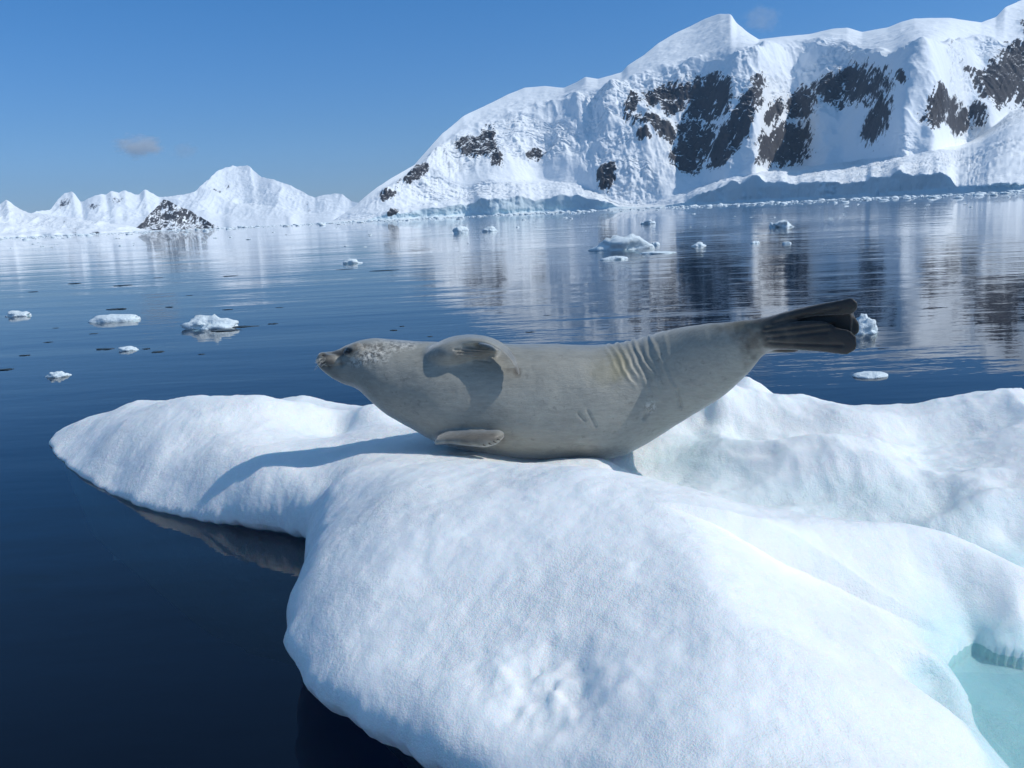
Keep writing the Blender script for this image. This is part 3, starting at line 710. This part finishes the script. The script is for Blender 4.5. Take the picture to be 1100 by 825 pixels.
# armpit pleats, navel, small scars, mouth line, nostril, eye socket, ear hole
def crease(x0, y0, x1, y1, a_, w_):
    global disp
    d, dd, t = segd(x0, y0, x1, y1); disp -= a_*np.exp(-(dd/w_)**2)*front
for q in [(488,375,528,379,.008,1.2),(492,379.5,530,383,.008,1.2),(494,384,527,388,.006,1.2),(499,371.8,524,374,.006,1.1)]: crease(*q)
crease(692,450,696,443,.012,2.2); crease(727,420,731,437,.010,1.8); crease(621,444,628,452,.006,1.2); crease(631,441,640,458,.006,1.1)
crease(614,478,640,480,.004,2.); crease(345,393.5,352,394.2,.006,1.3); crease(352,394.2,366,393.2,.0065,1.3); crease(366,393.2,370,391,.005,1.3)
crease(346.5,381.2,349.0,382.8,.007,1.1); crease(345,389.5,348,393,.004,1.)
crease(371,376.3,374.5,376.3,.008,2.0); crease(397,381,398,382,.006,1.3)
crease(545,470,560,474,.004,3)
for x0, y0, x1, y1 in [(822,352,884,337),(820,357,896,349),(824,363,890,356),(826,369,905,371),(830,347,900,332)]: crease(x0, y0, x1, y1, .006, 1.3)
# soft flesh: broad rolls and shallow dents
disp += .009*fbm(Vs[:, 0]*2.3, Vs[:, 2]*3.5, Vs[:, 1]*3, oct=2, seed=52)*sm(395, 450, px)*sm(820, 700, px)
disp += .0022*fbm(Vs[:, 0]*14, Vs[:, 2]*14, Vs[:, 1]*14, oct=3, seed=53)
disp += .004*fbm(px/5, py/5, oct=3, seed=54)*np.exp(-(((px-395)/22)**2+((py-383)/14)**2))*front
# the belly settles on the ice
Vs = Vs + Nn*disp[:, None]
me2.vertices.foreach_set('co', Vs.astype(np.float32).ravel()); me2.update()
nz1 = fbm(px/6, py/6, oct=4, seed=60); nz2 = fbm(px/16, py/16, oct=3, seed=61)
ell = lambda cx, cy, rx, ry, e=1.: np.clip(1.5-np.sqrt(((px-cx)/rx)**2+((py-cy)/ry)**2)+.45*nz1, 0, 1)*e
dark = np.maximum.reduce([sm(800, 862, px+14*nz1+26*nz2)*1., ell(374,377,6.5,3.6)*front, ell(366,379.5,8,2.8,.85)*front, ell(346,390.5,3.2,4.,.6)*front, ell(348,381.5,4,1.8,.8), ell(366,390,2.6,2.8,.55)*front])
dark = np.maximum(dark, sm(806, 845, px)*sm(352, 372, py)*.75)
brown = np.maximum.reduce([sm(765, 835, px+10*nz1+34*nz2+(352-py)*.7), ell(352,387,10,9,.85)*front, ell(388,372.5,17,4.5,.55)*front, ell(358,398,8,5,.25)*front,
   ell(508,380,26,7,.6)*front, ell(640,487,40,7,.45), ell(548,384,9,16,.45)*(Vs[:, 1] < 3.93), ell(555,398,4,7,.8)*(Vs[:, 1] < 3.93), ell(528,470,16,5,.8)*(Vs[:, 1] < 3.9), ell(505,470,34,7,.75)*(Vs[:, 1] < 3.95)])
olive = np.maximum.reduce([ell(664,393,12,17,.62), ell(842,342,16,6,.8), ell(815,346,34,9,.6), ell(648,400,14,14,.35)])
pale = np.maximum.reduce([ell(400,379,17,11,1.)*front, ell(428,371,18,6,.8), ell(383,388,9,6,.7), ell(698,437,6,7,.5), ell(355,384,6,2.5,.4)])
dark = np.clip(dark*np.where(px < 400, 1, 1), 0, 1)
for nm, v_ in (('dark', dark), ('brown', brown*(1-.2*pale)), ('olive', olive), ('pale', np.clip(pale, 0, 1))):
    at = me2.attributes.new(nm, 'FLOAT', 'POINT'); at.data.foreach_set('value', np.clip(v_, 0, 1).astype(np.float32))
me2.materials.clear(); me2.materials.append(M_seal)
me2.polygons.foreach_set('use_smooth', np.ones(len(me2.polygons), bool))
seal = bpy.data.objects.new('seal', None); seal.location = tuple(ony(600, 488, SY)); COL.objects.link(seal)
tag(seal, 'grey seal lying on its side on the ice floe, head and hind flippers lifted', 'seal')
bpy.context.view_layer.update()
def under_seal(o):
    o.parent = seal; o.matrix_parent_inverse = Matrix.Translation(seal.location).inverted(); return o
body = bpy.data.objects.new('body', me2); COL.objects.link(body); under_seal(body)
from mathutils.bvhtree import BVHTree
bvh = BVHTree.FromPolygons([tuple(v) for v in Vs], [tuple(p.vertices) for p in me2.polygons])
def hit(px_, py_):
    d = Vector(ray(px_, py_)).normalized(); loc, nrm, i_, dist = bvh.ray_cast(Vector((0, 0, CAMZ)), d); return (loc, nrm) if loc else (Vector(ony(px_, py_, SY)), Vector((0, -1, 0)))
def sph(name, loc, r, mat, sc=(1, 1, 1)):
    b = bmesh.new(); bmesh.ops.create_uvsphere(b, u_segments=24, v_segments=16, radius=r)
    for v in b.verts: v.co = Vector((v.co.x*sc[0], v.co.y*sc[1], v.co.z*sc[2]))+loc
    m_ = bpy.data.meshes.new(name); b.to_mesh(m_); b.free(); m_.materials.append(mat); m_.polygons.foreach_set('use_smooth', [True]*len(m_.polygons))
    o = bpy.data.objects.new(name, m_); COL.objects.link(o); return under_seal(o)
loc, nrm = hit(373.0, 376.6); sph('eye', loc - nrm*.006, .0125, M_eye, (1, .9, .85))
loc, nrm = hit(347.2, 381.8); sph('nostril', loc - nrm*.002, .006, M_nose, (1.3, .8, .6))
def tubes(name, paths, mat, r0, r1):
    b = bmesh.new()
    for P in paths:
        P = [Vector(p) for p in P]; rings = []
        for k_, p in enumerate(P):
            t_ = (P[min(k_+1, len(P)-1)]-P[max(k_-1, 0)]).normalized(); u_ = t_.orthogonal().normalized(); v_ = t_.cross(u_); rr = r0+(r1-r0)*k_/(len(P)-1)
            rings.append([b.verts.new(p+u_*rr*math.cos(a_)+v_*rr*math.sin(a_)) for a_ in (0, 2.09, 4.19)])
        for r_a, r_b in zip(rings, rings[1:]):
            for q in range(3): b.faces.new([r_a[q], r_a[(q+1) % 3], r_b[(q+1) % 3], r_b[q]])
    m_ = bpy.data.meshes.new(name); b.to_mesh(m_); b.free(); m_.materials.append(mat); o = bpy.data.objects.new(name, m_); COL.objects.link(o); return under_seal(o)
wp = []
for k_ in range(26):
    x_, y_ = 343.5+random.random()*7, 384.5+random.random()*8
    loc, nrm = hit(x_, y_); dr = Vector((-.7-.5*random.random(), -.45, -.1-.6*random.random()+.4*(388-y_)/8)).normalized(); L = .018+.022*random.random()
    wp.append([loc-nrm*.001, loc+dr*L*.5+Vector((0, 0, -.001)), loc+dr*L+Vector((0, 0, -.005))])
tubes('whiskers', wp, M_whisk, .0007, .0003)
cl = []
for x_, y_ in [(534,471.5),(530,474),(525,476),(519,477.3)]:
    loc, nrm = hit(x_, y_); cl.append([loc-nrm*.004, loc+nrm*.006+Vector((.004, 0, -.002)), loc+Vector((.014, -.008, -.007))])
tubes('claws', cl, M_claw, .0035, .001)

# ------------------------------------------------------------------ floating ice
def chunk_mesh(name, w, h, d, seed, mat, sub=4, rough=.35, flat=.4):
    b = bmesh.new(); bmesh.ops.create_icosphere(b, subdivisions=sub, radius=1)
    V = np.array([v.co for v in b.verts]); b.verts.ensure_lookup_table()
    n1 = fbm(V[:, 0]*1.3+seed*3.1, V[:, 1]*1.3, V[:, 2]*1.3, oct=4, seed=seed, gain=.55)
    n2 = fbm(V[:, 0]*2.2+seed, V[:, 1]*2.2, oct=3, seed=seed+9, ridged=True)
    r = 1+rough*n1*1.6
    Q = V*r[:, None]; top = np.clip(V[:, 2], 0, 1)
    Q[:, 2] = np.where(Q[:, 2] > 0, Q[:, 2]**1.0*(1+.7*rough*n2)*.9, Q[:, 2]*.6)
    for v, q in zip(b.verts, Q): v.co = Vector((q[0]*w/2, q[1]*d/2, q[2]*h))
    me_ = bpy.data.meshes.new(name); b.to_mesh(me_); b.free(); me_.materials.append(mat); me_.polygons.foreach_set('use_smooth', [True]*len(me_.polygons))
    return me_
def chunk(name, cx, base, wpx, hpx, seed, label, cat, mat=None, group=None, rough=.35, sub=4, depth=.8):
    p = onz(float(cx), float(base), 0.); dist = math.hypot(p[0], p[1]); s_ = dist/F
    o = bpy.data.objects.new(name, chunk_mesh(name, wpx*s_, hpx*s_*.80, wpx*s_*depth, seed, mat or M_chunk, sub, rough)); COL.objects.link(o)
    o.location = (p[0], p[1], 0); return tag(o, label, cat, group)
CH = [('iceberg',668,268,54,18,3,'large white rounded iceberg chunk drifting beyond the seal, widest of the far floating ice','iceberg',.45,.5),
 ('ice_chunk',661,278.5,26,4.5,5,'low white ice slab just in front of the large rounded iceberg','ice chunk',.3,.7),
 ('ice_chunk',706,272,36,2.6,6,'long thin white ice sliver lying right of the large iceberg','ice chunk',.25,.7),
 ('ice_chunk',704.5,263.5,8,4,7,'tiny white ice lump touching the right end of the large iceberg','ice chunk',.3,.8),
 ('ice_chunk',750,264.5,13,5,8,'small bright square-topped ice lump floating alone above the seal back','ice chunk',.3,.8),
 ('ice_chunk',697,240.5,13,5,9,'white ice lump floating between the far shore and the large iceberg','ice chunk',.4,.8),
 ('ice_chunk',838,244,26,8,10,'jagged white ice chunk nearest the glacier front above the hind flippers','ice chunk',.6,.6),
 ('ice_chunk',811,261.5,9,3.5,11,'left of two small ice lumps side by side below the glacier front','ice chunk',.3,.8),
 ('ice_chunk',845,262,9,3.5,12,'right of two small ice lumps side by side below the glacier front','ice chunk',.3,.8),
 ('ice_chunk',495,250.5,15,8,13,'white ice block afloat before the glacier foot, left of its pair','ice chunk',.4,.8),
 ('ice_chunk',526,248.5,14,6,14,'white ice block afloat before the glacier foot, right of its pair','ice chunk',.4,.8),
 ('ice_chunk',377,283,19,5,15,'small white ice chunk floating alone on open blue water above the seal head','ice chunk',.4,.7),
 ('ice_floe',125,344.5,48,8,16,'long flat smooth white ice piece drifting on the left water','small floe',.22,.5),
 ('ice_chunk',224,352.5,42,11,17,'knobbly two-humped white ice chunk drifting above the left end of the floe','ice chunk',.6,.6),
 ('ice_chunk',20,339.5,21,6,18,'low white ice lump at the left edge of the photo','ice chunk',.4,.7),
 ('ice_chunk',138,376,20,4,19,'small half-melted ice lump below the long flat ice piece','ice chunk',.35,.7),
 ('ice_chunk',62,404,20,6,20,'small greyish ice lump nearest to the left end of the big floe','ice chunk',.4,.8),
 ('ice_chunk',929,357,32,17,21,'jagged white ice chunk floating right behind the tips of the hind flippers','ice chunk',.55,.8),
 ('ice_chunk',936,404,36,6,22,'low smooth pale ice slab afloat below the hind flippers','ice chunk',.2,.6)]
for (nm, cx, by, w_, h_, sd_, lab, cat_, ro, de) in CH: chunk(nm, cx, by, w_, h_, sd_, lab, cat_, rough=ro, depth=de)
# dark clear slivers between them
dk = [(125,331,14,3),(182,329,7,2),(241,354,26,3),(262,350,22,2.5),(293,347,10,2.5),(112,374,16,2.5),(157,374,7,2),(170,377,11,2.5),(27,381,10,2),(4,396,14,3),(52,367,7,1.6),(216,380,6,1.6),(245,332,9,1.6),(100,358,8,1.3),
 (132,306,16,1.6),(80,304,10,1.4),(36,313,9,1.3),(170,298,9,1.2),(248,296,12,1.5),(203,317,6,1.2),(423,354,8,2),(432,350,4,1.5),(436,368,7,1.4),(462,361,5,1.2),(570,356,10,1.6),(588,338,8,1.4),(415,290,26,1.4),(370,289,14,1.2),(948,374,7,1.3),(1055,345,8,1.3),(1010,330,7,1.1),(300,330,6,1.1),(60,352,5,1)]
for k_, (cx, by, w_, h_) in enumerate(dk):
    chunk('ice_sliver', cx, by+h_*.4, w_*1.15, h_*.38, 100+k_, 'thin dark sliver of clear ice lying flat on the water', 'ice sliver', M_clear, 'dark clear ice slivers on the water', .5, 3, .5)
# small white bits: individuals, from a few shared meshes
mb = [chunk_mesh('ice_bit', 1, .5, .8, 200+k_, M_chunk, 3, .5) for k_ in range(8)]
def bit(px_, py_, w_):
    p = onz(float(px_), float(py_), 0.); dist = math.hypot(p[0], p[1]); s_ = w_*dist/F
    o = bpy.data.objects.new('ice_bit', random.choice(mb)); COL.objects.link(o); o.location = (p[0], p[1], 0); o.rotation_euler.z = random.random()*6.28
    o.scale = (s_, s_, s_*random.uniform(.25, .55)); tag(o, 'tiny white bit of brash ice floating off the far shore', 'ice bit', 'tiny white ice bits off the far shore')
for k_ in range(64):
    x_ = random.uniform(-20, 1120); bit(x_, HZ(x_)+random.choice([random.uniform(5, 14), random.uniform(5, 30), random.uniform(8, 22)]), random.uniform(1.6, 4.5))
# the brash belt under the shores, far too many to count
def brash():
    Vs_, Fs_, off = [], [], 0
    base = []
    for k_ in range(6):
        b = bmesh.new(); bmesh.ops.create_icosphere(b, subdivisions=2, radius=1)
        V = np.array([v.co for v in b.verts]); F_ = np.array([[v.index for v in f.verts] for f in b.faces]); b.free()
        V = V*(1+.5*fbm(V[:, 0]*1.6+k_*7, V[:, 1]*1.6, V[:, 2]*1.6, oct=2, seed=300+k_))[:, None]; base.append((V, F_))
    for k_ in range(5200):
        x_ = random.uniform(-120, 1220)
        near = random.random() < .35
        sr_ = float(shore_r(x_)) if x_ > 380 else 3700
        dist = sr_*(random.uniform(.12, .6) if near else random.uniform(.6, .97))
        a_ = float(azof(x_)); sz = min(random.paretovariate(1.8)*1.15, 9)*(dist/2600)**.8
        if x_ < 330: sz *= .8
        V, F_ = random.choice(base); ca, sa = math.cos(k_), math.sin(k_)
        P = np.stack([(V[:, 0]*ca-V[:, 1]*sa)*sz, (V[:, 0]*sa+V[:, 1]*ca)*sz, V[:, 2]*sz*random.uniform(.15, .6)], -1)+np.array([dist*math.sin(a_), dist*math.cos(a_), 0])
        Vs_.append(P); Fs_.append(F_+off); off += len(P)
    o = mesh_np('brash_ice', np.concatenate(Vs_), np.concatenate(Fs_), M_chunk)
    tag(o, 'belt of broken white brash ice under the far shores', 'brash ice', kind='stuff')
brash()

# ------------------------------------------------------------------ air
def haze():
    b = bmesh.new(); bmesh.ops.create_cube(b, size=2)
    for v in b.verts: v.co = Vector((v.co.x*22000, v.co.y*22000, 620+v.co.z*626))
    m_ = bpy.data.meshes.new('haze'); b.to_mesh(m_); b.free()
    o = bpy.data.objects.new('haze', m_); COL.objects.link(o); tag(o, 'clear cold air paling the far mountains', 'haze', kind='stuff')
    mt = bpy.data.materials.new('haze'); mt.use_nodes = True; n = mt.node_tree.nodes; n.remove(n['Principled BSDF'])
    v = n.new('ShaderNodeVolumePrincipled'); v.inputs['Color'].default_value = (.50, .74, 1, 1); v.inputs['Density'].default_value = HAZE; v.inputs['Anisotropy'].default_value = .2
    mt.node_tree.links.new(v.outputs[0], n['Material Output'].inputs['Volume']); m_.materials.append(mt)
HAZE = 1.7e-5
haze()

# ------------------------------------------------------------------ small clouds far beyond the range
def cloud(name, cx, cy, wpx, hpx, label, dens, seed, D_=30000.):
    c = ony(float(cx), float(cy), D_); k = D_/F
    b = bmesh.new(); bmesh.ops.create_icosphere(b, subdivisions=4, radius=1)
    for v in b.verts: v.co = Vector((v.co.x*wpx*k*.62, v.co.y*wpx*k*.5, v.co.z*hpx*k*.8))
    m_ = bpy.data.meshes.new(name); b.to_mesh(m_); b.free(); o = bpy.data.objects.new(name, m_); COL.objects.link(o); o.location = tuple(c)
    mt = bpy.data.materials.new('cloud_vapour'); mt.use_nodes = True; n = mt.node_tree.nodes; l = mt.node_tree.links; n.remove(n['Principled BSDF'])
    tc = n.new('ShaderNodeTexCoord').outputs['Object']
    mp = n.new('ShaderNodeMapping'); l.new(tc, mp.inputs[0]); mp.inputs['Scale'].default_value = (1/(wpx*k*.62), 1/(wpx*k*.5), 1/(hpx*k*.8))
    ln = n.new('ShaderNodeVectorMath'); ln.operation = 'LENGTH'; l.new(mp.outputs[0], ln.inputs[0])
    nz = n.new('ShaderNodeTexNoise'); nz.inputs['Scale'].default_value = 1.7; nz.inputs['Detail'].default_value = 4; nz.inputs['Roughness'].default_value = .62
    of = n.new('ShaderNodeVectorMath'); of.operation = 'ADD'; of.inputs[1].default_value = (seed, seed, 0); l.new(mp.outputs[0], of.inputs[0]); l.new(of.outputs[0], nz.inputs['Vector'])
    a1 = n.new('ShaderNodeMath'); a1.operation = 'MULTIPLY_ADD'; l.new(nz.outputs['Fac'], a1.inputs[0]); a1.inputs[1].default_value = 1.9; a1.inputs[2].default_value = -.42
    a2 = n.new('ShaderNodeMath'); a2.operation = 'SUBTRACT'; l.new(a1.outputs[0], a2.inputs[0]); l.new(ln.outputs['Value'], a2.inputs[1])
    a3 = n.new('ShaderNodeMapRange'); a3.interpolation_type = 'SMOOTHSTEP'; l.new(a2.outputs[0], a3.inputs[0])
    for q, v_ in zip((1, 2, 3, 4), (-.25, .25, 0, dens)): a3.inputs[q].default_value = v_
    v = n.new('ShaderNodeVolumePrincipled'); v.inputs['Color'].default_value = (1, 1, 1, 1); l.new(a3.outputs[0], v.inputs['Density']); v.inputs['Anisotropy'].default_value = .2
    l.new(v.outputs[0], n['Material Output'].inputs['Volume']); m_.materials.append(mt)
    tag(o, label, 'cloud')
cloud('cloud', 150, 157, 54, 19, 'small oval pale cloud alone low in the sky over the distant range', .0021, 3.)
cloud('cloud', 198, 162, 30, 14, 'faint greyish wisp of cloud just right of the small oval cloud', .0006, 8.)
cloud('cloud', 818, 20, 44, 22, 'thin streak of cloud in the sky right of the pointed summit', .0005, 14.)
